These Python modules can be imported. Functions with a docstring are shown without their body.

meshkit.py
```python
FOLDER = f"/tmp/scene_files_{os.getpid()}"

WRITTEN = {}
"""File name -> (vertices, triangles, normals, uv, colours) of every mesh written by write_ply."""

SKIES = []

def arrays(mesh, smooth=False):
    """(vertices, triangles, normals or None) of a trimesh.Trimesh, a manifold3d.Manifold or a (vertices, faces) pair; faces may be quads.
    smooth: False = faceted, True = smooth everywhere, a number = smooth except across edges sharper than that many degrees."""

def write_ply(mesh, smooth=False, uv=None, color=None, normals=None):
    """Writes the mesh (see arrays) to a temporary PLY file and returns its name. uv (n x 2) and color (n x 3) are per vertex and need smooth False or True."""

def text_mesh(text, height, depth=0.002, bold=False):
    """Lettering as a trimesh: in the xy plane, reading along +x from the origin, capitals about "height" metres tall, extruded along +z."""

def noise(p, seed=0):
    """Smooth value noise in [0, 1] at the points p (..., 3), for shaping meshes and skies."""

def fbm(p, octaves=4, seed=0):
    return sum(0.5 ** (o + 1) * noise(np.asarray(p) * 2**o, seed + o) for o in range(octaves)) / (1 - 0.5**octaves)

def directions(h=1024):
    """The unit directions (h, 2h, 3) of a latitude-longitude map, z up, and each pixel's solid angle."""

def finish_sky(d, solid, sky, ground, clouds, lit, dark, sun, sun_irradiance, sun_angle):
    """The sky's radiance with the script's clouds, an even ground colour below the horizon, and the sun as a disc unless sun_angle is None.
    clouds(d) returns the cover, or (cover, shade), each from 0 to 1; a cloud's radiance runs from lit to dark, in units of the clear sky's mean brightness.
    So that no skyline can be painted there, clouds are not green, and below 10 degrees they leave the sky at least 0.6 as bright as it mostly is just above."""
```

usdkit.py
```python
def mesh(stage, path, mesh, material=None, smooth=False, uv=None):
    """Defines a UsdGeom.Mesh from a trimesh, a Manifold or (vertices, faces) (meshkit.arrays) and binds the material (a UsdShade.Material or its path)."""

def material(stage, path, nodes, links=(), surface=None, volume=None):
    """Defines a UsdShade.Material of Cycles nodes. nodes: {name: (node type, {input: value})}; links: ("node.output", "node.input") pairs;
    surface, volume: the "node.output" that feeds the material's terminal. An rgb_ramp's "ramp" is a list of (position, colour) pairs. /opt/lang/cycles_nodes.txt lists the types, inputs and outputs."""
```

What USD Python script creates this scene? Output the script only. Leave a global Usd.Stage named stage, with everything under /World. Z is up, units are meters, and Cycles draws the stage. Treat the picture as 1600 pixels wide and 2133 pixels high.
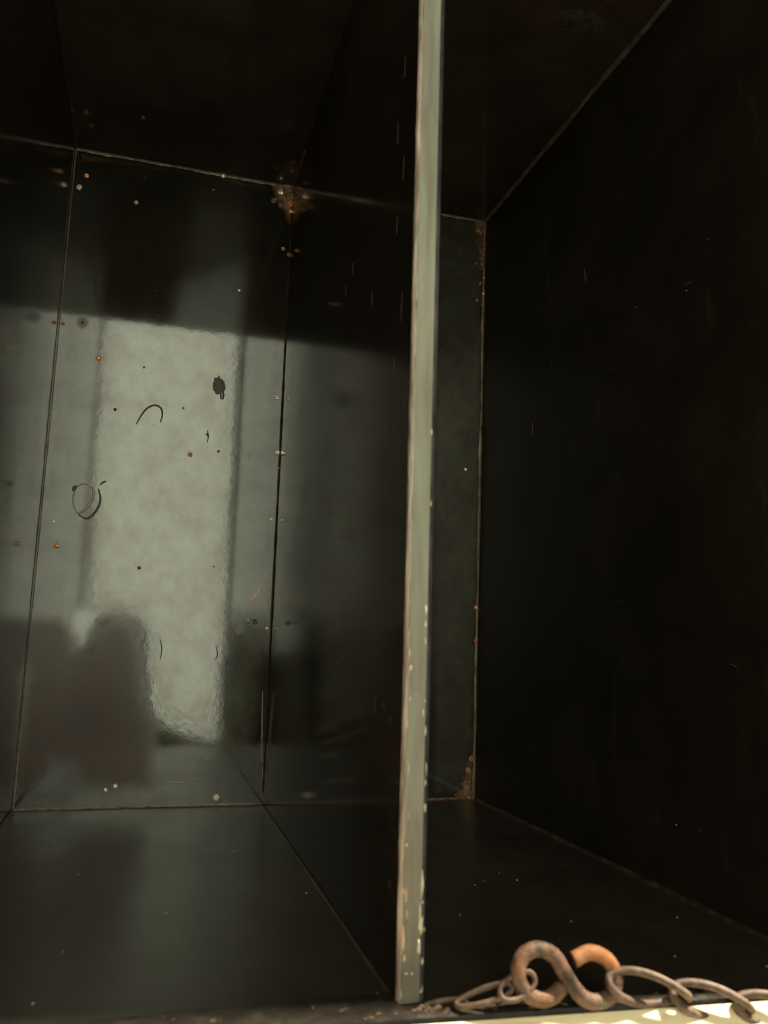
import math, random
import numpy as np, trimesh, shapely.geometry as sg, shapely
import usdkit, meshkit
from pxr import Usd, UsdGeom, UsdLux, UsdShade, Gf, Sdf
from scipy.spatial.transform import Rotation as R

random.seed(4); rng = np.random.default_rng(4)
stage = Usd.Stage.CreateInMemory()
UsdGeom.Xform.Define(stage, '/World'); UsdGeom.Scope.Define(stage, '/World/Looks')

# ------------------------------------------------------------------ camera
F, CAM, ROT = 1701.94, np.array([.1033, -.3671, .1562]), R.from_euler('ZXY', [-.2747, .1573, -.0291]).as_matrix()
cam = UsdGeom.Camera.Define(stage, '/World/camera')
M4 = np.eye(4); M4[0, :3] = ROT[:, 0]; M4[1, :3] = ROT[:, 2]; M4[2, :3] = -ROT[:, 1]; M4[3, :3] = CAM
cam.AddTransformOp().Set(Gf.Matrix4d(*M4.ravel().tolist()))
cam.CreateHorizontalApertureAttr(4.0); cam.CreateFocalLengthAttr(4.0 * F / 1600)
cam.CreateFStopAttr(1.8); cam.CreateFocusDistanceAttr(.82); cam.CreateClippingRangeAttr((.01, 100))
cam.CreateExposureAttr(0.0)

# the box, in metres: left wall x=0, divider X1..X1+TH, right wall X2, back y=YB, floor z=0, top z=ZH
X1, TH, X2, ZH, YB, YF = .2199, .012, .4446, .6343, .4427, -.0205

def lipy(x): return -.0160 - .07 * (x - .2254)       # the front edge runs slightly askew
def rwx(y, z): return X2 - max(y, 0) / YB * (.0086 - .0062 * z / ZH)   # the right side is a little out of square
def ray(px, py):
    return ROT @ np.array([(px - 800) / F, 1, (1066.5 - py) / F])
def on(px, py, axis, val):                       # the point seen at a pixel of the photograph on a plane of the box
    d = ray(px, py); return CAM + d * (val - CAM[axis]) / d[axis]
def back(px, py): return on(px, py, 1, YB)[[0, 2]]

# ------------------------------------------------------------------ lamps: added panels behind the viewer, shaped to be mirrored in the gloss paint
LY = -1.5; K = (2 * YB - LY - CAM[1]) / (YB - CAM[1])
def mirrored(px, py):                            # where the ray that the back panel mirrors meets the plane of the lamps
    x, z = back(px, py); return np.array([CAM[0] + K * (x - CAM[0]), CAM[2] + K * (z - CAM[2])])
def rect(name, x0, x1, z0, z1, y, inten, col, spec=None):
    l = UsdLux.RectLight.Define(stage, '/World/' + name)
    l.CreateWidthAttr(x1 - x0); l.CreateHeightAttr(z1 - z0)
    l.CreateIntensityAttr(inten); l.CreateColorAttr(Gf.Vec3f(*col)); l.CreateNormalizeAttr(False)
    m = np.eye(4); m[0, :3] = (1, 0, 0); m[1, :3] = (0, 0, 1); m[2, :3] = (0, -1, 0)      # shines along -z -> +y
    m[3, :3] = ((x0 + x1) / 2, y, (z0 + z1) / 2)
    l.AddTransformOp().Set(Gf.Matrix4d(*m.ravel().tolist())); return l
PALE, DIM = (.97, 1.0, .72), (1, .98, .72)
def mirrored_lamp(name, x0, x1, y0, y1, inten, col):   # x and y: where its mirror image stands on the back panel
    p, q = mirrored((x0 + x1) / 2 - 1 + 0, y0), mirrored((x0 + x1) / 2, y1)
    xa, xb = mirrored(x0, (y0 + y1) / 2)[0], mirrored(x1, (y0 + y1) / 2)[0]
    rect('lamp_' + name, xa, xb, q[1], p[1], LY, inten, col)
    return xa, xb, q[1], p[1]
LV = 7.0
D0 = mirrored_lamp('added_patch', 200, 484, 600, 1268, LV, PALE)  # added lamp panel; its mirror image makes the pale patch
mirrored_lamp('added_patch_side', 170, 199, 1045, 1268, LV * .5, PALE)
n_ = 0
for x0 in range(42, 310, 12):                    # added lamp strips cut round two humps to shape the viewer's dark reflection
    x = x0 + 6; low = 1352
    for c, w in ((98, 56), (248, 60)):
        if abs(x - c) < w: low = 1352 - 78 * math.sqrt(1 - ((x - c) / w) ** 2) ** .8
    if low > 1272:
        mirrored_lamp(f'added_hump_strip_{n_:03d}', x0, x0 + 11.8, 1269, low, LV if x > 150 else 2.1, PALE if x > 150 else DIM); n_ += 1
foot = [mirrored_lamp('foot_a', 307, 462, 1269, 1400, LV, PALE), mirrored_lamp('foot_b', 311, 455, 1401, 1465, LV, PALE), mirrored_lamp('foot_c', 322, 452, 1466, 1502, LV, PALE)]
for k, x0 in enumerate(range(336, 448, 16)): mirrored_lamp(f'foot_edge_{k:03d}', x0, x0 + 15.8, 1503, 1506 + (x0 - 336) * .38 + 4, LV, PALE)
mirrored_lamp('added_patch_base', 325, 440, 1556, 1700, 1.7, PALE)  # added dimmer panel below the patch
zb = mirrored(500, 1560)[1]
rect('lamp_added_glow', -.95, D0[0] - .002, D0[2], D0[3] + .02, LY, 1.75, DIM)  # added wide dim panels for the grey glow around the patch
rect('lamp_added_glow_foot', foot[0][1] + .002, D0[1] + .001, zb, D0[2] - .002, LY, 1.6, DIM)
rect('lamp_added_glow_right', D0[1] + .002, 1.05, zb, D0[3] - .01, LY, 1.3, DIM)

sun = UsdLux.DistantLight.Define(stage, '/World/sun')
sun.CreateIntensityAttr(6.0); sun.CreateAngleAttr(5.0); sun.CreateColorAttr(Gf.Vec3f(1, .86, .62)); sun.CreateNormalizeAttr(True)
sd = np.array([.62, -.0434, 1.0]); sd /= np.linalg.norm(sd)
zx = sd; xx = np.cross([0., 1, 0], zx); xx /= np.linalg.norm(xx); yx = np.cross(zx, xx)
m = np.eye(4); m[0, :3] = xx; m[1, :3] = yx; m[2, :3] = zx
sun.AddTransformOp().Set(Gf.Matrix4d(*m.ravel().tolist()))
usdkit.material(stage, '/World/Looks/ambient', {'b': ('background_shader', {'color': (1, .86, .68), 'strength': .13})}, surface='b.background')
dome = UsdLux.DomeLight.Define(stage, '/World/ambient')
UsdShade.MaterialBindingAPI.Apply(dome.GetPrim()).Bind(UsdShade.Material.Get(stage, '/World/Looks/ambient'))

# ------------------------------------------------------------------ materials
def mat(name, nodes, links, surface='p.BSDF'):
    return usdkit.material(stage, '/World/Looks/' + name, nodes, links, surface=surface)

def paint(name, grain=(.8, 1.25), base=(.016, .0135, .010), mott=(.030, .024, .016), rough=(.13, .24), fine=1.2e-5, warp=2.5e-4, spec=.5, masks=False, streak=False):
    n = {'g': ('texture_coordinate', {}),
         'n1': ('noise_texture', {'scale': 11.0, 'detail': 5.0, 'roughness': .6}),
         'n2': ('noise_texture', {'scale': 130.0, 'detail': 3.0, 'roughness': .55}),
         'n3': ('noise_texture', {'scale': 9.0, 'detail': 1.5}),
         'n4': ('noise_texture', {'scale': 700.0, 'detail': 2.0}), 'gr': ('rgb_ramp', {'ramp': [(.3, (grain[0],) * 3), (.7, (grain[1], grain[1] * .96, grain[1] * .94))]}), 'gm': ('mix', {'mix_type': 'multiply', 'fac': 1.0}),
         'mott': ('rgb_ramp', {'ramp': [(.35, base), (.72, mott)]}),
         'rr': ('map_range', {'from_min': .3, 'from_max': .75, 'to_min': rough[0], 'to_max': rough[1], 'clamp': True}),
         'b1': ('bump', {'strength': 1.0, 'distance': warp}),
         'b2': ('bump', {'strength': 1.0, 'distance': fine}),
         'p': ('principled_bsdf', {'specular_ior_level': spec})}
    l = [('g.object', 'n1.vector'), ('g.object', 'n2.vector'), ('g.object', 'n3.vector'), ('g.object', 'n4.vector'),
         ('n1.fac', 'mott.fac'), ('n1.fac', 'rr.value'), ('n3.fac', 'b1.height'), ('n2.fac', 'b2.height'), ('b1.normal', 'b2.normal'), ('b2.normal', 'p.normal')]
    l += [('n4.fac', 'gr.fac'), ('mott.color', 'gm.color1'), ('gr.color', 'gm.color2')]
    col, rgh = 'gm.color', 'rr.result'
    if streak:                                    # fine scuffs along the panel
        n['sm'] = ('mapping', {'mapping_type': 'point', 'scale': streak})
        n['sn'] = ('noise_texture', {'scale': 1.0, 'detail': 4.0, 'roughness': .65})
        n['sr'] = ('rgb_ramp', {'ramp': [(.60, (0, 0, 0)), (.74, (1, 1, 1))]})
        n['sc'] = ('mix', {'color2': (.085, .07, .05)})
        n['sf'] = ('math', {'math_type': 'multiply', 'value2': .22})
        l += [('g.object', 'sm.vector'), ('sm.vector', 'sn.vector'), ('sn.fac', 'sr.fac'), ('sr.color', 'sf.value1'), ('sf.value', 'sc.fac'), (col, 'sc.color1')]
        col = 'sc.color'
    if masks:
        n.update({'as': ('attribute', {'attribute': 'silhouette_spots'}), 'ar': ('attribute', {'attribute': 'rust'}), 'ad': ('attribute', {'attribute': 'film'}),
                  'n5': ('noise_texture', {'scale': 48.0, 'detail': 9.0, 'roughness': .7}),
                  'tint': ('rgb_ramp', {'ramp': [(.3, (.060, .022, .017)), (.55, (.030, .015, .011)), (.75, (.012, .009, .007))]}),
                  'rtint': ('rgb_ramp', {'ramp': [(.3, (.05, .02, .008)), (.5, (.22, .09, .03)), (.7, (.38, .25, .13))]}),
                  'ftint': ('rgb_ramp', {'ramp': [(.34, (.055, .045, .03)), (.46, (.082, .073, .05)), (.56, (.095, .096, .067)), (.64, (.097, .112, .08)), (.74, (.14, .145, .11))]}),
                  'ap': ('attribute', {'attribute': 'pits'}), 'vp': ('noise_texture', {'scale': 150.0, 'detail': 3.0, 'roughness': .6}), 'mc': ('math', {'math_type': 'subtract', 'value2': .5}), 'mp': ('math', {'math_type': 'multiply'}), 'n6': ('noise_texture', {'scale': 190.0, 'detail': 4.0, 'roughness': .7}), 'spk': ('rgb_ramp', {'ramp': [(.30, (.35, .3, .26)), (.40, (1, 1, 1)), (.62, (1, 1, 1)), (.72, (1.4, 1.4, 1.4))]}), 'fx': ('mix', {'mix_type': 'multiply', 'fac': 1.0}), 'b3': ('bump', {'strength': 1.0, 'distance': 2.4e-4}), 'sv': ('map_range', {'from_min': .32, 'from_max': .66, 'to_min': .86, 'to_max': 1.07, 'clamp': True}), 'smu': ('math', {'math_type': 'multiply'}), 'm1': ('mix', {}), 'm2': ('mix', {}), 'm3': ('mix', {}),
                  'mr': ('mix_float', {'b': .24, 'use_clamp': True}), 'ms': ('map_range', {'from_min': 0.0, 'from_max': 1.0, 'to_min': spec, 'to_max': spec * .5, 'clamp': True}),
                  'mf': ('mix_float', {'b': .11})})
        l += [('g.object', 'n5.vector'), ('n5.fac', 'tint.fac'), ('n5.fac', 'rtint.fac'), ('n5.fac', 'ftint.fac'),
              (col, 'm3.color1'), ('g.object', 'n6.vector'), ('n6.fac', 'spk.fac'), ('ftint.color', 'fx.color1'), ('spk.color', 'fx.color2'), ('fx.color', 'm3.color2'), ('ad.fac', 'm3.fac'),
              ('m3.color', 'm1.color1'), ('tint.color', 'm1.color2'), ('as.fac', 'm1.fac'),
              ('m1.color', 'm2.color1'), ('rtint.color', 'm2.color2'), ('ar.fac', 'm2.fac'),
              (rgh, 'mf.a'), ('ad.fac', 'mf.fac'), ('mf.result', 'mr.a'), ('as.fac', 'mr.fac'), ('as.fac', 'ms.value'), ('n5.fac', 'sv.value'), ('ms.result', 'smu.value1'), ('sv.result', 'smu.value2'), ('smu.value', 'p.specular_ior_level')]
        l = [q for q in l if q[1] != 'p.normal'] + [('g.object', 'vp.vector'), ('vp.fac', 'mc.value1'), ('mc.value', 'mp.value1'), ('ap.fac', 'mp.value2'), ('mp.value', 'b3.height'), ('b2.normal', 'b3.normal'), ('b3.normal', 'p.normal')]
        col, rgh = 'm2.color', 'mr.result'
    l += [(col, 'p.base_color'), (rgh, 'p.roughness')]
    return mat(name, n, l)

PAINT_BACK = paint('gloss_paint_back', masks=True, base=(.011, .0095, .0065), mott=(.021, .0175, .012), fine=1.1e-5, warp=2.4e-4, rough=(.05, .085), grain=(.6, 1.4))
PAINT_SIDE = paint('gloss_paint_side', rough=(.08, .15), warp=1.5e-4, streak=(170, 60, 7))
PAINT_RIGHT = paint('satin_paint_right', rough=(.38, .55), warp=3e-4, spec=.35, streak=(60, 45, 9), base=(.014, .0115, .008), mott=(.026, .020, .014))
PAINT_TOP = paint('gloss_paint_top', base=(.045, .032, .022), mott=(.085, .062, .042), rough=(.07, .13), streak=(40, 8, 40))
PAINT_FLOOR = paint('gloss_paint_floor', rough=(.24, .34), base=(.022, .018, .014), mott=(.045, .036, .028), streak=(60, 20, 60))

def simple(name, ramp, rough=.5, metal=0.0, scale=120.0, bumpd=2e-4, spec=.5, detail=5.0, stretch=(1, 1, 1), lo=.3, hi=.72):
    k = len(ramp)
    n = {'g': ('texture_coordinate', {}), 'mp': ('mapping', {'mapping_type': 'point', 'scale': stretch}),
         'n': ('noise_texture', {'scale': scale, 'detail': detail, 'roughness': .62}),
         'r': ('rgb_ramp', {'ramp': [(lo + (hi - lo) * i / max(k - 1, 1), c) for i, c in enumerate(ramp)]}),
         'b': ('bump', {'strength': 1.0, 'distance': bumpd}),
         'p': ('principled_bsdf', {'roughness': rough, 'metallic': metal, 'specular_ior_level': spec})}
    return mat(name, n, [('g.object', 'mp.vector'), ('mp.vector', 'n.vector'), ('n.fac', 'r.fac'), ('n.fac', 'b.height'), ('b.normal', 'p.normal'), ('r.color', 'p.base_color')])

EDGE = simple('worn_grey_edge', [(.24, .20, .16), (.37, .35, .27), (.44, .44, .335), (.52, .49, .38)], rough=.42, scale=1.0, stretch=(260, 260, 22), bumpd=3e-5, spec=.4)
EDGE = mat('worn_grey_front', {'g': ('texture_coordinate', {}), 'mp': ('mapping', {'mapping_type': 'point', 'scale': (170, 170, 16)}), 'mq': ('mapping', {'mapping_type': 'point', 'scale': (90, 90, 30)}), 'n': ('noise_texture', {'scale': 1.0, 'detail': 5.0, 'roughness': .6}), 'k': ('noise_texture', {'scale': 1.0, 'detail': 4.0}), 'r': ('rgb_ramp', {'ramp': [(.3, (.165, .138, .112)), (.45, (.225, .21, .168)), (.6, (.262, .264, .208)), (.75, (.31, .30, .24))]}), 's': ('separate_xyz', {}), 'z': ('map_range', {'from_min': .0, 'from_max': .10, 'to_min': .75, 'to_max': -.12, 'clamp': True}), 'a': ('math', {'math_type': 'multiply_add', 'value2': 1.2, 'use_clamp': True}), 'a0': ('math', {'math_type': 'subtract', 'value2': .5}), 'm': ('mix', {'color2': (.13, .105, .08)}), 'b': ('bump', {'strength': 1.0, 'distance': 3e-5}), 'p': ('principled_bsdf', {'roughness': .42, 'specular_ior_level': .4})},
    [('g.object', 'mp.vector'), ('mp.vector', 'n.vector'), ('g.object', 'mq.vector'), ('mq.vector', 'k.vector'), ('n.fac', 'r.fac'), ('g.object', 's.vector'), ('s.z', 'z.value'), ('k.fac', 'a0.value1'), ('a0.value', 'a.value1'), ('z.result', 'a.value3'), ('a.value', 'm.fac'), ('r.color', 'm.color1'), ('m.color', 'p.base_color'), ('n.fac', 'b.height'), ('b.normal', 'p.normal')])
EDGE_PINK = simple('worn_edge_arris', [(.14, .10, .085), (.36, .27, .22), (.54, .45, .37)], rough=.4, scale=1.0, stretch=(300, 300, 40), bumpd=6e-5)
DARKARRIS = simple('dark_arris', [(.02, .02, .022), (.05, .05, .055), (.10, .09, .10)], rough=.3, scale=1.0, stretch=(300, 300, 60), bumpd=4e-5)
CHIP = simple('bare_metal_chip', [(.65, .56, .42), (.85, .80, .66)], rough=.3, metal=.35, scale=300)
CHIP_WARM = simple('bare_copper_chip', [(.62, .38, .25), (.85, .66, .48)], rough=.35, metal=.3, scale=300)
SEAM = simple('worn_brown_seam', [(.035, .025, .017), (.13, .095, .06), (.20, .16, .105)], rough=.5, scale=90, bumpd=1e-4)
SEAM_DARK = simple('dark_brown_seam', [(.012, .009, .006), (.03, .022, .014), (.075, .05, .03)], rough=.45, scale=90, bumpd=1e-4)
SEAM_PALE = simple('pale_worn_seam', [(.05, .042, .03), (.17, .15, .105), (.25, .225, .16)], rough=.5, scale=90, bumpd=1e-4)
RUSTSEAM = simple('rusty_seam', [(.03, .018, .010), (.11, .055, .026), (.24, .11, .045)], rough=.7, scale=160, bumpd=2e-4)
NAIL_PALE = simple('pale_nail', [(.75, .68, .5), (.95, .9, .72)], rough=.25, metal=.3, scale=400)
NAIL_COPPER = simple('copper_nail', [(.6, .2, .08), (.85, .36, .16)], rough=.3, metal=.3, scale=400)
NAIL_RED = simple('red_nail', [(.35, .06, .03), (.55, .14, .07)], rough=.4, metal=.1, scale=400)
NAIL_DIM = simple('dim_nail', [(.10, .06, .04), (.2, .13, .09)], rough=.4, scale=400)
NAIL_DARK = simple('dark_nail', [(.05, .042, .032), (.10, .08, .06)], rough=.8, scale=400, spec=.1)
HOOKM = mat('rusty_hook', {'g': ('texture_coordinate', {}), 'a': ('attribute', {'attribute': 'fresh'}), 'n': ('noise_texture', {'scale': 95.0, 'detail': 6.0, 'roughness': .68}), 'n2': ('noise_texture', {'scale': 420.0, 'detail': 3.0}), 'r': ('rgb_ramp', {'ramp': [(.34, (.022, .015, .012)), (.46, (.06, .045, .036)), (.54, (.15, .075, .045)), (.60, (.075, .06, .05)), (.7, (.20, .165, .13))]}), 'o': ('rgb_ramp', {'ramp': [(.3, (.16, .07, .035)), (.5, (.36, .15, .065)), (.68, (.42, .23, .12))]}), 'm': ('mix', {}), 'b': ('bump', {'strength': 1.0, 'distance': 3e-4}), 'p': ('principled_bsdf', {'roughness': .62, 'metallic': .0, 'specular_ior_level': .3})}, [('g.object', 'n.vector'), ('g.object', 'n2.vector'), ('n.fac', 'r.fac'), ('n.fac', 'o.fac'), ('r.color', 'm.color1'), ('o.color', 'm.color2'), ('a.fac', 'm.fac'), ('m.color', 'p.base_color'), ('n2.fac', 'b.height'), ('b.normal', 'p.normal')])
RUST = simple('rusty_iron', [(.09, .055, .038), (.20, .11, .065), (.33, .17, .085), (.22, .18, .14)], rough=.55, metal=.15, scale=230, bumpd=4e-4)
CHAINM = simple('dull_zinc_chain', [(.035, .02, .014), (.085, .052, .036), (.14, .10, .075)], rough=.65, metal=.0, scale=260, bumpd=2e-4)
LIPM = simple('grimy_lip', [(.008, .0065, .005), (.016, .0125, .010), (.028, .023, .018), (.06, .05, .04)], rough=.5, scale=85, bumpd=4e-4, detail=7, lo=.34, hi=.74)
WOOD = simple('sunlit_board', [(.78, .55, .28), (.90, .76, .50), (.94, .86, .65)], rough=.6, scale=1.0, stretch=(9, 120, 60), bumpd=2e-4)
DRIP_DARK = simple('dark_paint_run', [(.06, .064, .052), (.12, .12, .095)], rough=.75, scale=300, bumpd=1e-5, spec=.1)
DRIP_PALE = simple('pale_paint_run', [(.20, .19, .15), (.30, .29, .23)], rough=.5, scale=300, bumpd=1e-5)
BLISTER = simple('paint_blister', [(.05, .045, .035), (.10, .09, .07)], rough=.35, scale=300, bumpd=1e-5)
DUST = simple('pale_dust', [(.25, .22, .17), (.5, .46, .36)], rough=.8, scale=200)

# ------------------------------------------------------------------ helpers
used = {}
def name_in(parent, name):
    k = (parent, name); i = used.get(k, 0); used[k] = i + 1
    return f'{parent}/{name}' if i == 0 else f'{parent}/{name}_{i:03d}'
def tag(p, label=None, cat=None, group=None, kind=None):
    for k, v in (('label', label), ('category', cat), ('group', group), ('kind', kind)):
        if v: p.SetCustomDataByKey(k, v)
    return p
def thing(name, label, cat, loc=(0, 0, 0)):
    x = UsdGeom.Xform.Define(stage, name_in('/World', name)); x.AddTranslateOp().Set(Gf.Vec3d(*map(float, loc)))
    p = tag(x.GetPrim(), label, cat); return str(p.GetPath()), np.array(loc, float)
def part(t, name, mesh, material, smooth=False, label=None, kind=None):
    path, org = t
    v, f, n = meshkit.arrays(mesh, False) if not isinstance(mesh, tuple) else (mesh[0], mesh[1], None)
    m = usdkit.mesh(stage, name_in(path, name), (np.asarray(v) - org, np.asarray(f)), material, smooth=smooth)
    tag(m.GetPrim(), label, kind=kind); return (str(m.GetPath()), org), m
def box(x0, x1, y0, y1, z0, z1):
    b = trimesh.creation.box((x1 - x0, y1 - y0, z1 - z0)); b.apply_translation(((x0 + x1) / 2, (y0 + y1) / 2, (z0 + z1) / 2)); return b
def spline(P, n, closed=False):
    P = np.asarray(P, float); k = len(P); out = []
    for i in range(k if closed else k - 1):
        g = (lambda j: P[j % k]) if closed else (lambda j: P[min(max(j, 0), k - 1)])
        p0, p1, p2, p3 = g(i - 1), g(i), g(i + 1), g(i + 2)
        for s in np.linspace(0, 1, n, endpoint=False):
            out.append(.5 * (2 * p1 + (p2 - p0) * s + (2 * p0 - 5 * p1 + 4 * p2 - p3) * s * s + (3 * p1 - p0 - 3 * p2 + p3) * s ** 3))
    if not closed: out.append(P[-1])
    return np.array(out)
def tube(P, r, seg=12, closed=False, rough=0.0):
    P = np.asarray(P, float); k = len(P); r = np.broadcast_to(np.asarray(r, float), (k,))
    T = np.roll(P, -1, 0) - np.roll(P, 1, 0) if closed else np.gradient(P, axis=0)
    T /= np.linalg.norm(T, axis=1)[:, None]
    u = np.cross(T[0], [.3, .5, .8]); u /= np.linalg.norm(u); rows = []
    for i in range(k):
        u = u - T[i] * (u @ T[i]); u /= np.linalg.norm(u); w = np.cross(T[i], u)
        a = np.linspace(0, 2 * np.pi, seg, endpoint=False)
        rows.append(P[i] + r[i] * (np.cos(a)[:, None] * u + np.sin(a)[:, None] * w))
    V = np.vstack(rows); fs = []
    for i in range(k if closed else k - 1):
        j = (i + 1) % k
        off = 0
        if closed and j == 0:                     # match the twist of the last ring to the first
            off = int(np.argmin([np.linalg.norm(np.roll(rows[0], -o, 0) - rows[i], axis=1).sum() for o in range(seg)]))
        for s in range(seg):
            q = (s + 1) % seg
            fs += [[i * seg + s, i * seg + q, j * seg + (q + off) % seg], [i * seg + s, j * seg + (q + off) % seg, j * seg + (s + off) % seg]]
    if not closed:
        for ring, rev in ((0, True), (k - 1, False)):
            c = len(V); V = np.vstack([V, P[ring][None] + (0)]);
            for s in range(seg):
                q = (s + 1) % seg; t = [ring * seg + s, ring * seg + q, c]
                fs.append(t[::-1] if rev else t)
    if rough: V = V + rng.normal(0, rough, V.shape)
    mm = trimesh.Trimesh(V, np.array(fs), process=False); mm.fix_normals(); return mm
def dome(p, nrm, r, h=.6, seg=10):
    s = trimesh.creation.icosphere(2, 1.0); v = s.vertices * [r, r, r * h]
    v *= (1 + rng.normal(0, .13, (len(v), 1)))
    z = np.array(nrm, float); x = np.cross([.2, .3, .9], z); x /= np.linalg.norm(x); y = np.cross(z, x)
    s.vertices = v @ np.stack([x, y, z]) + p; return s
def wob_strip(p0, p1, w, off_a, off_b, n=160, jitter=.25):
    """A ragged bead of filler in a corner between two panels: a three-sided strip from p0 to p1 that spreads w along off_a and off_b."""
    p0, p1, A, B = map(lambda q: np.asarray(q, float), (p0, p1, off_a, off_b))
    t = np.linspace(0, 1, n)[:, None]; C = p0 + (p1 - p0) * t
    na = w * (1 + jitter * meshkit_noise(n)); nb = w * (1 + jitter * meshkit_noise(n))
    a = C + A * na[:, None]; b = C + B * nb[:, None]; d = C + (A * na[:, None] + B * nb[:, None]) * .36
    c = C - (A + B) * w * .05
    V = np.vstack([c, a, d, b]); fs = []
    for i in range(n - 1):
        for r0, r1 in ((0, 1), (1, 2), (2, 3), (3, 0)):
            q = [r0 * n + i, r1 * n + i, r1 * n + i + 1, r0 * n + i + 1]; fs += [[q[0], q[1], q[2]], [q[0], q[2], q[3]]]
    for i in (0, n - 1):
        q = [i, n + i, 2 * n + i, 3 * n + i]; fs += [[q[0], q[1], q[2]], [q[0], q[2], q[3]]]
    m = trimesh.Trimesh(V, np.array(fs), process=False); m.fix_normals(); return m
def meshkit_noise(n):
    x = rng.normal(0, 1, n + 24); k1 = np.ones(3) / 3; k2 = np.ones(17) / 17
    y = np.convolve(x, k1, 'same')[12:-12] * .7 + np.convolve(rng.normal(0, 1, n + 24), k2, 'same')[12:-12] * 2.6
    return np.clip(y, -1.8, 2.4)

# ------------------------------------------------------------------ the box
BOX = thing('storage_box', 'open-fronted box lined with black gloss paint, split by an upright divider', 'box', (X2 / 2, YB / 2, 0))
# back panel: fine grid masked with painted silhouette, spots, rust, pale film and painted glow
nx, nz = 250, 360
gx, gz = np.meshgrid(np.linspace(0, X2, nx), np.linspace(0, ZH, nz))
pts = np.stack([gx.ravel(), gz.ravel()], 1)
p3 = np.stack([pts[:, 0], np.zeros(len(pts)), pts[:, 1]], 1)
def fbm(s, seed, octaves=4):
    out = np.zeros(len(p3)); a = 1.0
    for o in range(octaves):
        out += a * np.asarray(meshkit.noise(p3 * s * 2 ** o + seed * 7.31)); a *= .55
    return out
def mask(poly_px, soft, warp=.004, s=45, seed=1, grow=0.0):
    poly = sg.Polygon([back(*q) for q in poly_px]).buffer(grow)
    P = shapely.points(pts[:, 0], pts[:, 1]); d = shapely.distance(P, poly)
    ins = shapely.contains(poly, P); d2 = shapely.distance(P, poly.exterior); sdf = np.where(ins, -d2, d) + warp * fbm(s, seed)
    t = np.clip(.5 - sdf / (2 * soft), 0, 1); return t * t * (3 - 2 * t)
silhouette_spots = 1.0 * mask([(40, 1300), (66, 1278), (130, 1275), (152, 1300), (165, 1345), (187, 1350), (196, 1310), (228, 1284), (280, 1286), (300, 1320), (304, 1400), (312, 1470), (334, 1510), (322, 1560), (326, 1648), (240, 1655), (165, 1645), (140, 1600), (105, 1590), (75, 1640), (40, 1660), (20, 1650)], .012, .006, 50, 1)  # viewer's dark reflection painted in as a brown, duller area
silhouette_spots = silhouette_spots * (.75 + .35 * fbm(30, 31))
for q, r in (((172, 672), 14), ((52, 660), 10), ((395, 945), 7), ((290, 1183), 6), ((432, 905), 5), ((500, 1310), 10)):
    silhouette_spots = np.maximum(silhouette_spots, mask([(q[0] + r * math.cos(t), q[1] + r * math.sin(t)) for t in np.linspace(0, 6.28, 12)[:-1]], .002, .001, 200, 4) * .8)
rust = mask([(560, 372), (640, 392), (632, 440), (615, 500), (604, 470), (575, 425)], .004, .004, 120, 5)
rust = np.maximum(rust, .45 * mask([(985, 445), (1030, 455), (1016, 640), (1000, 560), (985, 500)], .003, .004, 120, 6))
rust = np.maximum(rust, .4 * mask([(975, 1570), (990, 1560), (992, 1675), (930, 1675), (955, 1640)], .003, .004, 140, 7))
rust = np.maximum(rust, .35 * mask([(165, 315), (560, 385), (560, 400), (300, 350), (165, 340)], .003, .004, 90, 8))
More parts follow.
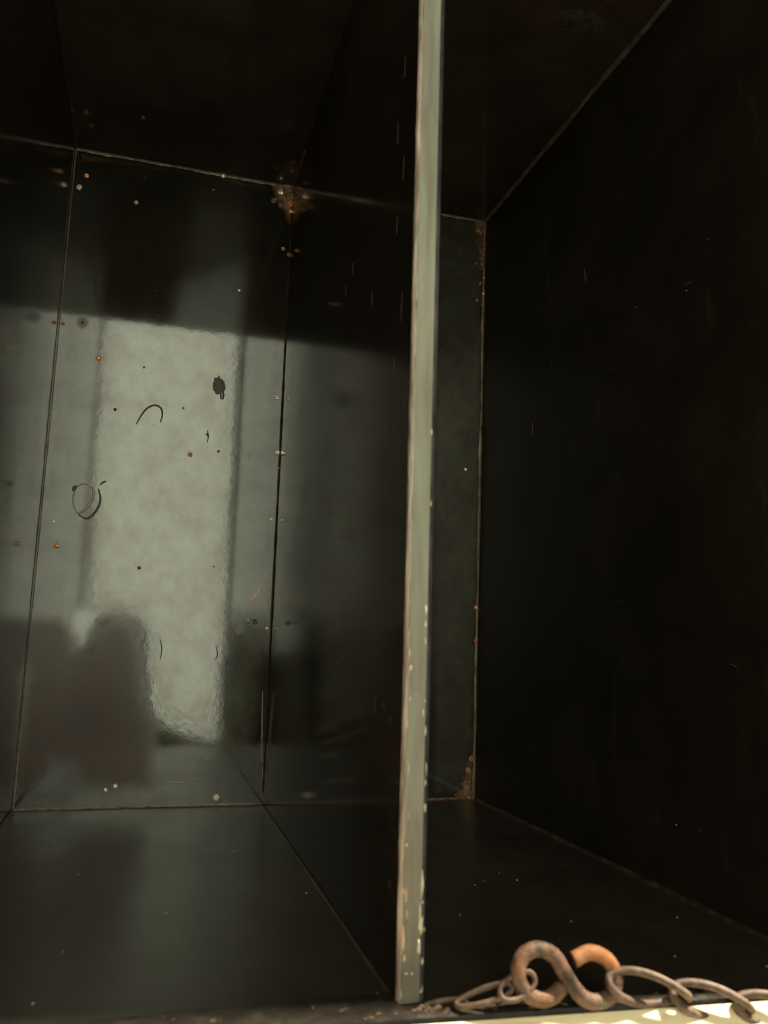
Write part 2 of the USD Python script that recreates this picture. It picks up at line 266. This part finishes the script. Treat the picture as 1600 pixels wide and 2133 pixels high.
film = mask([(215, 690), (492, 690), (472, 1100), (452, 1550), (330, 1505), (305, 1400), (300, 1300), (200, 1300), (195, 1060), (222, 940), (212, 850), (205, 780)], .006, .006, 110, 9)  # pale colour painted in to strengthen the mirrored light patch
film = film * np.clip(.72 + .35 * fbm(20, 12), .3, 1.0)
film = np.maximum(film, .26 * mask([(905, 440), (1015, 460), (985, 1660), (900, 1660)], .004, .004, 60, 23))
film = np.maximum(film, .45 * mask([(492, 1290), (552, 1280), (546, 1480), (520, 1560), (456, 1560)], .010, .005, 50, 19))  # reflected light beside the patch painted in as pale colour
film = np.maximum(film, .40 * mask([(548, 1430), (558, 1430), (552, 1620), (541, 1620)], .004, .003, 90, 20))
pits = np.clip(.11 * mask([(190, 670), (515, 670), (480, 1570), (290, 1530), (150, 1260)], .02, .006, 60, 18) + .30 * mask([(320, 1420), (452, 1420), (448, 1545), (332, 1510)], .012, .006, 60, 15) + .05 * mask([(225, 690), (490, 690), (485, 880), (230, 840)], .012, .008, 50, 16), 0, 1)
yb = YB - .00006 * fbm(300, 20, 2)
yb = yb - .0009 * np.exp(-(((pts - back(455, 805)) / .0035) ** 2).sum(1)) * -1
idx = np.arange(nx * nz).reshape(nz, nx)
A, B, C, D = idx[:-1, :-1].ravel(), idx[:-1, 1:].ravel(), idx[1:, 1:].ravel(), idx[1:, :-1].ravel()
faces = np.vstack([np.stack([A, B, C], 1), np.stack([A, C, D], 1)])
front = np.stack([pts[:, 0], np.full(len(pts), YB), pts[:, 1]], 1)
rim = np.concatenate([idx[0, :], idx[1:, -1], idx[-1, -2::-1], idx[-2:0:-1, 0]])
bk = front[rim] + [0, .003, 0]; nb = len(front); kr = len(rim)
side = []
for i in range(kr):
    j = (i + 1) % kr; side += [[rim[i], nb + i, nb + j], [rim[i], nb + j, rim[j]]]
cen = nb + kr; V = np.vstack([front, bk, [[X2 / 2, YB + .003, ZH / 2]]])
side += [[cen, nb + (i + 1) % kr, nb + i] for i in range(kr)]
faces = np.vstack([faces, np.array(side)])
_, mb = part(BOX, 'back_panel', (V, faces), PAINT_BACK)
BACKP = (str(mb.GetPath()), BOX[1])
for nm, arr in (('silhouette_spots', silhouette_spots), ('rust', rust), ('film', film), ('pits', pits)):
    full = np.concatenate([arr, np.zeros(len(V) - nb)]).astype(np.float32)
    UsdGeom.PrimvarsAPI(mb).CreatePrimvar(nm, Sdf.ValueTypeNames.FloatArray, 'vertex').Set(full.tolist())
T = .003
LW, _ = part(BOX, 'left_panel', box(-T, -.0001, YF, YB + T, -T, ZH + T), PAINT_SIDE)
RV = np.array([(rwx(y, z) + o, y, z) for o in (0, T) for y in (lipy(X2), 0, YB - .0004) for z in (-T if o else .0001, ZH + T if o else ZH - .0001)])
RV[:6, 2] = np.tile([-T + .0002, ZH - .0001], 3)
RF = []
for a_, b_ in ((0, 2), (2, 4)):
    RF += [[a_, b_, b_ + 1], [a_, b_ + 1, a_ + 1], [a_ + 6, b_ + 7, b_ + 6], [a_ + 6, a_ + 7, b_ + 7], [a_ + 1, b_ + 1, b_ + 7], [a_ + 1, b_ + 7, a_ + 7], [a_, b_ + 6, b_], [a_, a_ + 6, b_ + 6]]
RF += [[0, 1, 7], [0, 7, 6], [4, 11, 5], [4, 10, 11]]
rwm = trimesh.Trimesh(RV, np.array(RF), process=False); rwm.fix_normals()
RW, _ = part(BOX, 'right_panel', rwm, PAINT_RIGHT)
TP, _ = part(BOX, 'top_panel', box(0, X2, YF, YB, ZH, ZH + T), PAINT_TOP)
fp = trimesh.creation.extrude_polygon(sg.Polygon([(0, lipy(0) + .003), (X2, lipy(X2) + .003), (X2, YB), (0, YB)]), T); fp.apply_translation((0, 0, -T))
FL, _ = part(BOX, 'floor_panel', fp, PAINT_FLOOR)
DV, _ = part(BOX, 'divider', box(X1, X1 + TH, .0022, YB - .0003, .0003, ZH - .0003), PAINT_SIDE)
# worn front edge of the divider: flat face, ragged left arris, dark rounded right arris
nzs = 240; zz = np.linspace(.0004, ZH - .0004, nzs)
prof = [(0, .0022), (0, .0012), (.0004, .0005), (.0011, .0001), (.0017, 0), (.0095, 0), (.0104, .0002), (.0112, .0008), (.0118, .0016), (TH, .0022)]
def wide(u): return X1 - .0009 - .0008 * zz + u / TH * (.0129 + .0032 * zz)      # the strip overhangs the board a little
def edge_piece(i0, i1, amp, seed):
    r = np.random.default_rng(seed); pr = prof[i0:i1 + 1]; rows = []
    for k, (u, v) in enumerate(pr):
        jit = np.convolve(r.normal(0, 1, nzs + 8), np.ones(5) / 5, 'same')[4:-4] * amp
        if k in (0, len(pr) - 1) and False: jit = jit * 0
        rows.append(np.stack([wide(u) + jit * .6, np.full(nzs, v) + np.abs(jit) * .5, zz], 1))
    rows.append(np.stack([wide(pr[-1][0]), np.full(nzs, .0023), zz], 1)); rows.append(np.stack([wide(pr[0][0]), np.full(nzs, .0023), zz], 1))
    V = np.vstack(rows); k = len(rows); fs = []
    for s in range(k):
        q = (s + 1) % k
        for i in range(nzs - 1): fs += [[s * nzs + i, q * nzs + i, q * nzs + i + 1], [s * nzs + i, q * nzs + i + 1, s * nzs + i + 1]]
    mm = trimesh.Trimesh(V, np.array(fs), process=False); mm.fix_normals(); return mm
part(DV, 'front_edge', edge_piece(4, 5, .00004, 1), EDGE, label='flat worn grey front edge of the divider')
part(DV, 'left_arris', edge_piece(0, 4, .00042, 2), EDGE_PINK)
part(DV, 'right_arris', edge_piece(5, 9, .00030, 3), DARKARRIS)
def flake(px, py, w, h, mtl, lab=None, y=-.0001, parent=DV, name='paint_chip'):
    c = on(px, py, 1, y); n = 9; r = np.random.default_rng(int(px * 7 + py))
    an = np.linspace(0, 2 * np.pi, n, endpoint=False); rad = r.uniform(.55, 1.1, n)
    ring = np.stack([c[0] + w / 2 * rad * np.cos(an), np.full(n, y + .00025), c[2] + h / 2 * rad * np.sin(an)], 1)
    inner = c + (ring - c) * .6; inner[:, 1] = y - .00035
    V = np.vstack([ring, inner, [[c[0], y - .0004, c[2]]]]); fs = []
    for i in range(n):
        j = (i + 1) % n; fs += [[i, j, n + j], [i, n + j, n + i], [n + i, n + j, 2 * n]]
    m = trimesh.Trimesh(V, np.array(fs), process=False); m.fix_normals()
    if m.face_normals[-1][1] > 0: m.invert()
    part(parent, name, m, mtl, label=lab)
U = 1 / F * .38
for (px, py, w, h, k) in [(895, 1268, 8, 28, 0), (894, 1300, 6, 22, 0), (893, 1335, 4, 22, 0), (850, 1360, 5, 34, 1), (853, 1390, 9, 18, 1), (889, 1485, 4, 22, 0), (866, 1447, 3, 8, 0),
                          (887, 1845, 6, 70, 0), (884, 1925, 11, 45, 0), (880, 1975, 9, 36, 0), (882, 1900, 8, 40, 0), (843, 1862, 5, 40, 1), (844, 1905, 5, 22, 1), (837, 1955, 6, 60, 1), (839, 1995, 7, 26, 1), (844, 1760, 5, 12, 1),
                          (846, 2028, 9, 6, 0), (858, 2028, 6, 6, 0), (828, 2092, 9, 9, 1), (848, 1700, 3, 20, 1), (884, 160, 5, 12, 0), (906, 900, 3, 26, 0), (905, 1050, 3, 18, 0), (848, 1600, 3, 34, 1), (895, 1600, 3, 40, 0)]:
    flake(px + (3 if k else -7 if px > 870 else 0), py, w * U, h * U, CHIP_WARM if k else CHIP)

r5 = np.random.default_rng(77)
for q in range(26):
    py = 1150 + 930 * r5.random() ** .7; left = r5.random() < .5
    lx, rx = np.interp(py, [0, 1100, 1290, 1500, 1750, 1900, 2095], [875, 851.5, 848, 845, 837, 832, 826]), np.interp(py, [0, 1100, 1290, 1500, 1750, 1900, 2095], [920, 898, 894, 889, 886, 883, 880])
    flake((lx + 6 if left else rx - 3) + r5.normal(0, 1.5), py, r5.uniform(2, 5) * U, r5.uniform(5, 26) * U, CHIP_WARM if left else CHIP)
SCR = simple('pale_scratch', [(.025, .022, .018), (.085, .072, .055)], rough=.7, scale=300)
def scratch(p, q, w, parent, nrm, name='scratch'):
    p, q, nrm = map(np.asarray, (p, q, nrm)); d = q - p; L = np.linalg.norm(d); d = d / L; v = np.cross(d, nrm); v /= np.linalg.norm(v); P = []
    for k_, t in enumerate(np.linspace(0, 1, 7)):
        ww = w * math.sin(math.pi * (.08 + .84 * t)) * r5.uniform(.6, 1.2); c = p + d * L * t + v * r5.normal(0, w * .25)
        P += [c - v * ww - nrm * .0001, c + nrm * .00022, c + v * ww - nrm * .0001]
    fs = []
    for k_ in range(6):
        a_ = k_ * 3
        for e_ in ((0, 1), (1, 2), (2, 0)): fs += [[a_ + e_[0], a_ + e_[1], a_ + 3 + e_[1]], [a_ + e_[0], a_ + 3 + e_[1], a_ + 3 + e_[0]]]
    fs += [[0, 1, 2], [18, 20, 19]]
    mm = trimesh.Trimesh(np.array(P), np.array(fs), process=False); mm.fix_normals(); part(parent, name, mm, SCR)
for px, py, L in [(782, 1470, 34), (800, 1468, 16), (813, 1500, 14), (736, 560, 26), (721, 606, 22), (776, 622, 30), (838, 640, 60), (846, 820, 46), (830, 280, 40), (842, 350, 50), (828, 470, 36), (806, 900, 34), (812, 1842, 16), (845, 140, 44), (822, 760, 24)]:
    scratch(on(px, py - L / 2, 0, X1), on(px - L * .04, py + L / 2, 0, X1), .0003, DV, [-1., 0, 0])
def on_right(px, py):
    x = X2
    for _ in range(6): p = on(px, py, 0, x); x = rwx(p[1], p[2])
    return p
for a_, b_, w in [((1424, 598), (1440, 585), .0007), ((1272, 775), (1284, 765), .0006), ((1285, 1260), (1305, 1254), .0004), ((1520, 1382), (1535, 1390), .0005), ((1218, 560), (1220, 590), .00018), ((1110, 880), (1108, 905), .0002), ((1452, 1728), (1460, 1732), .0004)]:
    scratch(on_right(*a_), on_right(*b_), w, RW, [-1., 0, 0])
cr = []
for q in range(90):
    x = r5.choice([r5.normal(X1 + .006, .016), r5.normal(.275, .03), r5.uniform(.02, X2 - .02)]); x = min(max(x, .003), X2 - .003)
    c = trimesh.creation.icosphere(1, 1.0); c.vertices = c.vertices * (1 + r5.normal(0, .22, (len(c.vertices), 1))) * r5.uniform(.0003, .0013) * [1.3, 1, .6] + [x, lipy(x) + .002 + (.016 if x < X1 else .008) * r5.random(), .0012]; cr.append(c)
part(BOX, 'rust_crumbs', trimesh.util.concatenate(cr), simple('crumb', [(.03, .02, .014), (.10, .06, .035), (.2, .15, .1)], rough=.8, scale=60), kind='stuff')

# corner seams
x_, y_, z_ = np.eye(3)
def seam(p0, p1, w, A, B, m, lab=None, jit=.25): part(BOX, 'corner_seam', wob_strip(p0, p1, w, A, B, jitter=jit), m, label=lab)
e = .0004
seam((X2, .02, ZH), (rwx(YB, ZH), YB, ZH), .0027, -x_, -z_, SEAM, 'brown worn seam where top meets right side', .16)
seam((e, YB, ZH), (X1 - e, YB, ZH), .0019, -y_, -z_, SEAM_PALE, 'thin pale seam along the top of the back panel')
seam((X1 + TH, YB, ZH), (X2, YB, ZH), .0018, -y_, -z_, SEAM)
seam((rwx(YB, 0), YB, 0), (rwx(YB, ZH), YB, ZH), .0020, -x_, -y_, SEAM, 'rusty seam in the right back corner')
seam((e, YB, 0), (e, YB, ZH), .0010, x_, -y_, SEAM_PALE)
seam((X1, YB, .012), (X1, YB, ZH), .0011, -x_, -y_, SEAM_DARK)
seam((e, YB, 0), (X1 - e, YB, 0), .0017, -y_, z_, SEAM_PALE)
seam((X1 + TH, YB, 0), (X2, YB, 0), .0017, -y_, z_, RUSTSEAM)
seam((X1, .004, 0), (X1, YB, 0), .0014, -x_, z_, SEAM_DARK)
seam((X1, .004, ZH), (X1, YB - .07, ZH), .0012, -x_, -z_, SEAM_DARK)
seam((X1, YB - .07, ZH), (X1, YB, ZH), .0017, -x_, -z_, RUSTSEAM)
seam((X2, .004, 0), (rwx(YB, 0), YB, 0), .0022, -x_, z_, SEAM_DARK)
seam((0, .004, ZH), (0, YB, ZH), .0018, x_, -z_, SEAM_DARK)
seam((0, .004, 0), (0, YB, 0), .0022, x_, z_, SEAM_DARK)

# nail heads and solder drops on the back panel
def nails(lst, m, lab):
    for px, py, r in lst:
        x, z = back(px, py); part(BACKP, 'nail_head', dome(np.array([x, YB - .0002, z]), (0, -1, 0), r * rng.uniform(.75, 1.0) * .83 / F, .6), m, smooth=40, label=lab)
nails([(165, 390, 6), (465, 366, 5), (577, 828, 5), (577, 943, 6), (220, 1646, 4), (240, 1637, 4), (450, 1661, 6), (565, 1082, 4), (88, 966, 6), (970, 978, 4), (556, 1309, 3), (113, 1086, 3), (498, 605, 3), (284, 422, 5)], NAIL_PALE, 'small bright pale nail head')
nails([(180, 366, 6), (590, 518, 5), (606, 440, 5), (205, 746, 5), (118, 1137, 5), (1010, 520, 4), (1007, 612, 4), (992, 1266, 5), (1008, 578, 3), (101, 870, 4), (42, 1440, 5), (582, 975, 3)], NAIL_COPPER, 'small orange copper nail head')
nails([(602, 531, 5), (991, 1335, 4), (397, 948, 4), (131, 674, 4), (1005, 690, 4)], NAIL_RED, 'small red rusted nail head')
nails([(610, 495, 4), (445, 395, 4), (575, 415, 5), (448, 1690, 4)], NAIL_DIM, 'dull brown nail head')
nails([(114, 670, 4), (172, 672, 3), (432, 905, 3), (290, 1183, 3), (240, 853, 3), (300, 765, 2), (445, 1180, 2), (382, 850, 2), (455, 940, 3)], NAIL_DARK, 'tiny dark pit mark')
# rust lump at the top of the divider
for px, py, r, m in [(600, 392, 13, RUST), (585, 400, 6, NAIL_PALE), (612, 385, 7, RUST), (608, 410, 10, RUST), (606, 424, 7, NAIL_COPPER), (570, 418, 6, NAIL_DIM), (586, 428, 6, NAIL_DIM), (1003, 466, 8, RUSTSEAM), (996, 480, 5, RUST), (975, 1605, 6, RUST), (982, 1580, 6, RUST), (972, 1640, 5, RUST)]:
    x, z = back(px, py); part(BACKP, 'rust_lump', dome(np.array([min(x, X1 - .001) if px < 700 else x, YB, z]), (0, -1, 0), r * .83 / F, .5), m, smooth=30)
r6 = np.random.default_rng(5); lumps = {0: [], 1: [], 2: []}
for q in range(85):
    k_ = r6.integers(0, 3)
    if q < 38: px, py = 604 + r6.normal(0, 14), 392 + abs(r6.normal(0, 26)); px = min(px, 606)
    elif q < 62: px, py = 1008 - abs(r6.normal(0, 8)), 462 + abs(r6.normal(0, 95))
    else: px, py = 980 - abs(r6.normal(0, 11)), 1664 - abs(r6.normal(0, 42))
    x, z = back(px, py); lumps[int(k_)].append(dome(np.array([x, YB, z]), (0, -1, 0), r6.uniform(.0004, .0017), .4))
for k_, m_ in enumerate((RUSTSEAM, RUST, RUSTSEAM)): part(BACKP, 'rust_scale', trimesh.util.concatenate(lumps[k_]), m_, kind='stuff')
sm = on(1208, 46, 2, ZH); smu_ = dome(np.array([0., 0, 0]), (0, 0, -1), 1.0, 1.0); smu_.vertices = smu_.vertices * [.019, .011, .0005] + sm
part(TP, 'dust_smudge', smu_, simple('dust_smudge', [(.03, .026, .018), (.075, .065, .045), (.05, .045, .03)], rough=.9, scale=120, spec=.05), smooth=60, label='faint grey-green smudge of dust')
# paint runs and blisters
def run(pxs, w, m, lab, n=10):
    P = np.array([[*back(*q)] for q in pxs]); P3 = np.stack([P[:, 0], np.full(len(P), YB - .0001), P[:, 1]], 1)
    S = spline(P3, n); k = len(S); r = w * .62 * .83 / F * (.35 + .65 * np.sin(np.linspace(.25, np.pi - .25, k)))
    t = tube(S, r, 10); v = t.vertices.copy(); v[:, 1] = YB + (v[:, 1] - YB) * .55; t.vertices = v
    part(BACKP, 'paint_run', t, m, smooth=60, label=lab)
run([(284, 884), (293, 867), (306, 851), (322, 844), (335, 850), (338, 864), (334, 880)], 3.4, DRIP_DARK, 'dark hooked curl of hardened paint')
run([(157, 1068), (170, 1067), (184, 1053), (194, 1034), (194, 1019), (186, 1014)], 5, DRIP_PALE, 'pale crescent of hardened paint')
run([(163, 1072), (182, 1080), (200, 1064), (209, 1042), (205, 1018)], 4, DRIP_DARK, 'dark crescent under the pale one')
run([(153, 1024), (154, 1016), (160, 1012)], 5, DRIP_DARK, None)
run([(175 + 23 * math.cos(t), 1041 + 33 * math.sin(t)) for t in np.linspace(1.9, 5.4, 9)], 1.8, BLISTER, 'thin raised ring in the paint')
run([(208, 1010), (216, 1004), (222, 1003)], 3, DRIP_DARK, None)
bx, bz = back(456, 804); bl = dome(np.array([bx, YB, bz]), (0, -1, 0), 1.0, 1.0, 10); bl.vertices = (bl.vertices - [bx, YB, bz]) * [.0056, .0012, .0088] + [bx, YB, bz]
part(BACKP, 'paint_blister', bl, DRIP_DARK, smooth=60, label='dark oval blister in the paint')
run([(459, 812), (463, 822), (462, 832)], 8, BLISTER, None)

run([(522, 1253), (532, 1240), (543, 1225)], 2.6, NAIL_COPPER, 'short orange scratch showing bare metal')
run([(512, 1290), (517, 1294), (519, 1288)], 7, DRIP_PALE, None)
run([(528, 1290), (534, 1300)], 8, DRIP_DARK, None)
run([(432, 896), (434, 910), (431, 922)], 2.2, DRIP_DARK, None)
run([(333, 1330), (337, 1352), (333, 1376)], 1.8, DRIP_DARK, None)
run([(450, 1345), (453, 1362), (449, 1375)], 1.8, DRIP_DARK, None)
run([(330, 1512), (360, 1526), (395, 1540), (428, 1550)], 3.0, DRIP_PALE, 'pale ragged rim painted along the foot of the mirrored light patch')  # pale rim painted where the mirrored light ends
run([(340, 1632), (380, 1630), (418, 1634)], 2.2, DRIP_PALE, None)
run([(396, 1572), (415, 1576), (434, 1581)], 2, DRIP_PALE, None)
run([(547, 1440), (546, 1520), (545, 1570), (548, 1625)], 3.2, SEAM_PALE, None)

# specks of grit, too many to count
sp = []
def speck(p, nrm, r):
    s = trimesh.creation.icosphere(0, 1.0); s.vertices = s.vertices * r * rng.uniform(.6, 1.3, 3) + p; sp.append(s)
for _ in range(45): speck((rng.uniform(0, X2), YB, rng.uniform(0, ZH)), 0, rng.uniform(.0002, .0006))
for _ in range(45): speck((rng.uniform(0, X2), rng.uniform(.0, YB), .0001), 0, rng.uniform(.0002, .0007))
for _ in range(10): speck((lambda a, b: (rwx(a, b), a, b))(rng.uniform(.0, YB), rng.uniform(0, ZH)), 0, rng.uniform(.0002, .0006))
for _ in range(30): speck((X1, rng.uniform(.0, .2), rng.uniform(0, ZH)), 0, rng.uniform(.0001, .0003))
part(BOX, 'grit', trimesh.util.concatenate(sp), DUST, kind='stuff')

# grimy front lip of the floor
nu, nv = 360, 22
us, vs = np.linspace(.0002, X2 - .0002, nu), np.linspace(0, 1, nv)
gu, gv = np.meshgrid(us, vs)
yl = np.where(gu > X1, lipy(gu) + .0075, .0105) + .0015 * np.asarray(meshkit.noise(np.stack([gu.ravel() * 40, gu.ravel() * 0, gu.ravel() * 0], 1))).reshape(gu.shape) - .0015 * ((gu > X1 - .001) & (gu < X1 + TH + .001))
yy = yl + (lipy(gu) - yl) * gv
P = np.stack([gu.ravel(), yy.ravel(), np.zeros(gu.size)], 1)
h = .0008 * np.sin(np.pi * np.clip(gv.ravel() * 1.0, 0, 1)) + .00055 * np.asarray(meshkit.noise(P * 160)) + .0004 * np.asarray(meshkit.noise(P * 420 + 3))
P[:, 2] = np.maximum(h, -.0006) + .0004; P[:, 1] += .0006 * np.asarray(meshkit.noise(P * 90 + 9)) * (gv.ravel() > .0)
ii = np.arange(nu * nv).reshape(nv, nu); A, B, C, D = ii[:-1, :-1].ravel(), ii[:-1, 1:].ravel(), ii[1:, 1:].ravel(), ii[1:, :-1].ravel()
fs = np.vstack([np.stack([A, C, B], 1), np.stack([A, D, C], 1)])
base = P.copy(); base[:, 2] = -T + .0004; nn = len(P)
rim = np.concatenate([ii[0, :], ii[1:, -1], ii[-1, -2::-1], ii[-2:0:-1, 0]])
sides = []
for i in range(len(rim)):
    j = (i + 1) % len(rim); sides += [[rim[i], rim[j], nn + rim[j]], [rim[i], nn + rim[j], nn + rim[i]]]
lip = trimesh.Trimesh(np.vstack([P, base]), np.vstack([fs, fs[:, ::-1] + nn, sides]), process=False); lip.fix_normals()
part(BOX, 'front_lip', lip, LIPM, smooth=50, label='grimy scraped front lip of the floor')

# ------------------------------------------------------------------ sunlit board in front of the box
LEDGE = thing('front_ledge', 'sunlit yellow wooden ledge in front of the black box', 'ledge', (.22, -.07, -.02))
pr = [(-.0006, -.0012), (-.0045, -.0042), (-.045, -.040), (-.045, -.06), (-.0006, -.06)]
xs = np.linspace(-.1, X2 + .12, 60); rows = [np.stack([xs, lipy(xs) + u + (0 if k in (0, 4) else .0006) * np.asarray(meshkit.noise(np.stack([xs * 60, xs * 0 + k, xs * 0], 1))), np.full(60, v)], 1) for k, (u, v) in enumerate(pr)]
V = np.vstack(rows); fs = []
for q in range(5):
    w = (q + 1) % 5
    for i in range(59): fs += [[q * 60 + i, w * 60 + i, w * 60 + i + 1], [q * 60 + i, w * 60 + i + 1, q * 60 + i + 1]]
for i in (0, 59): fs += [[i, 60 + i, 120 + i], [i, 120 + i, 180 + i], [i, 180 + i, 240 + i]]
led = trimesh.Trimesh(V, np.array(fs), process=False); led.fix_normals()
part(LEDGE, 'board', led, WOOD)

# ------------------------------------------------------------------ hook and chains
def at(px, py, y): return on(px, py, 1, y)
tilt = lambda px, py, y0, k=.18: (lambda p: on(px, py, 1, y0 + k * max(p[2], 0)))(on(px, py, 1, y0))
pth = [(1173, 2062), (1152, 2079), (1127, 2083), (1100, 2072), (1083, 2046), (1079, 2014), (1094, 1986), (1123, 1976), (1152, 1990), (1172, 2022), (1191, 2053), (1215, 2079), (1243, 2086), (1270, 2075), (1283, 2044), (1277, 2016), (1259, 1995), (1230, 1987), (1198, 2004)]
Ph = np.array([tilt(*q, -.0222) for q in pth])
k = len(Ph); cross = np.zeros(k)
S = spline(Ph, 9); sh = len(S)
off = np.interp(np.arange(sh) / 9, [0, 3, 8, 9, 10, 14, 18], [.002, .0, -.0008, -.001, -.0008, 0, .002])
S[:, 1] += off
HK = thing('s_hook', 'thick rusty S-shaped hook standing on the front edge, joining the two chains', 'hook', S.mean(0) * [1, 1, 0])
RH = .0034
tb = tube(S, np.full(sh, RH), 18, rough=.00007)
_, hm = part(HK, 'hook_body', (tb.vertices, tb.faces), HOOKM)
tt = np.repeat(np.arange(sh) / 9, 18); tt = np.concatenate([tt, [0, sh / 9]])
fresh = np.clip((tt - 14.2) / .8, 0, 1) * np.clip((18.2 - tt) / .5, .15, 1) + .3 * np.exp(-((tt - 5.0) / .7) ** 2) + .28 * np.exp(-((tt - 1.2) / 1.0) ** 2)
UsdGeom.PrimvarsAPI(hm).CreatePrimvar('fresh', Sdf.ValueTypeNames.FloatArray, 'vertex').Set(np.clip(fresh, 0, 1).astype(np.float32).tolist())
hm.CreateNormalsAttr([Gf.Vec3f(*map(float, q)) for q in tb.vertex_normals]); hm.SetNormalsInterpolation('vertex')

def link(c0, c1, width, twist, r, roll=0.0, wave=.0, n=10, up=(0, 0, 1)):
    """A closed oval link from c0 to c1; its plane turns by twist along its length."""
    c0, c1 = np.asarray(c0, float), np.asarray(c1, float); ax = c1 - c0; L = np.linalg.norm(ax); ax /= L
    up = np.asarray(up, float); v = up - ax * (up @ ax); v /= np.linalg.norm(v); w = np.cross(ax, v); P = []
    for a in np.linspace(0, 2 * np.pi, 40, endpoint=False):
        s = np.cos(a); q = np.sign(np.sin(a)) * abs(np.sin(a)) ** .8 * width / 2
        an = roll + twist * s / 2
        P.append((c0 + c1) / 2 + ax * s * L / 2 + (v * np.cos(an) + w * np.sin(an)) * q)
    return tube(np.array(P), r, 12, closed=True, rough=.00003)
CR = thing('chain', 'dull twisted link chain running off right of the hook', 'chain', at(1440, 2090, -.018) * [1, 1, 0])
rc = .0018
yA = -.0225
for (a0, a1, wd, tw, ro) in [((1268, 2043, -.0225), (1432, 2080, -.0275), .0130, 1.7, .15), ((1400, 2068, -.0262), (1562, 2106, -.0305), .0130, 1.7, .1), ((1535, 2093, -.0300), (1700, 2122, -.036), .0130, 1.7, .2), ((1672, 2112, -.035), (1830, 2132, -.041), .0130, 1.7, .1)]:
    part(CR, 'link', link(at(*a0), at(*a1), wd, tw, rc, ro), CHAINM, smooth=60)
CL = thing('chain', 'thin slack chain lying on the lip left of the hook', 'chain', at(1000, 2090, -.014) * [1, 1, 0])
rt = .0012
for (a0, a1, wd, tw, ro) in [((1112, 2034, -.0215), (1044, 2074, -.0205), .0085, .5, .4), ((1066, 2056, -.0195), (950, 2093, -.0130), .006, .8, .9), ((972, 2094, -.0115), (884, 2101, -.0060), .008, .3, 1.3)]:
    part(CL, 'link', link(at(*a0), at(*a1), wd, tw, rt, ro), CHAINM, smooth=60)
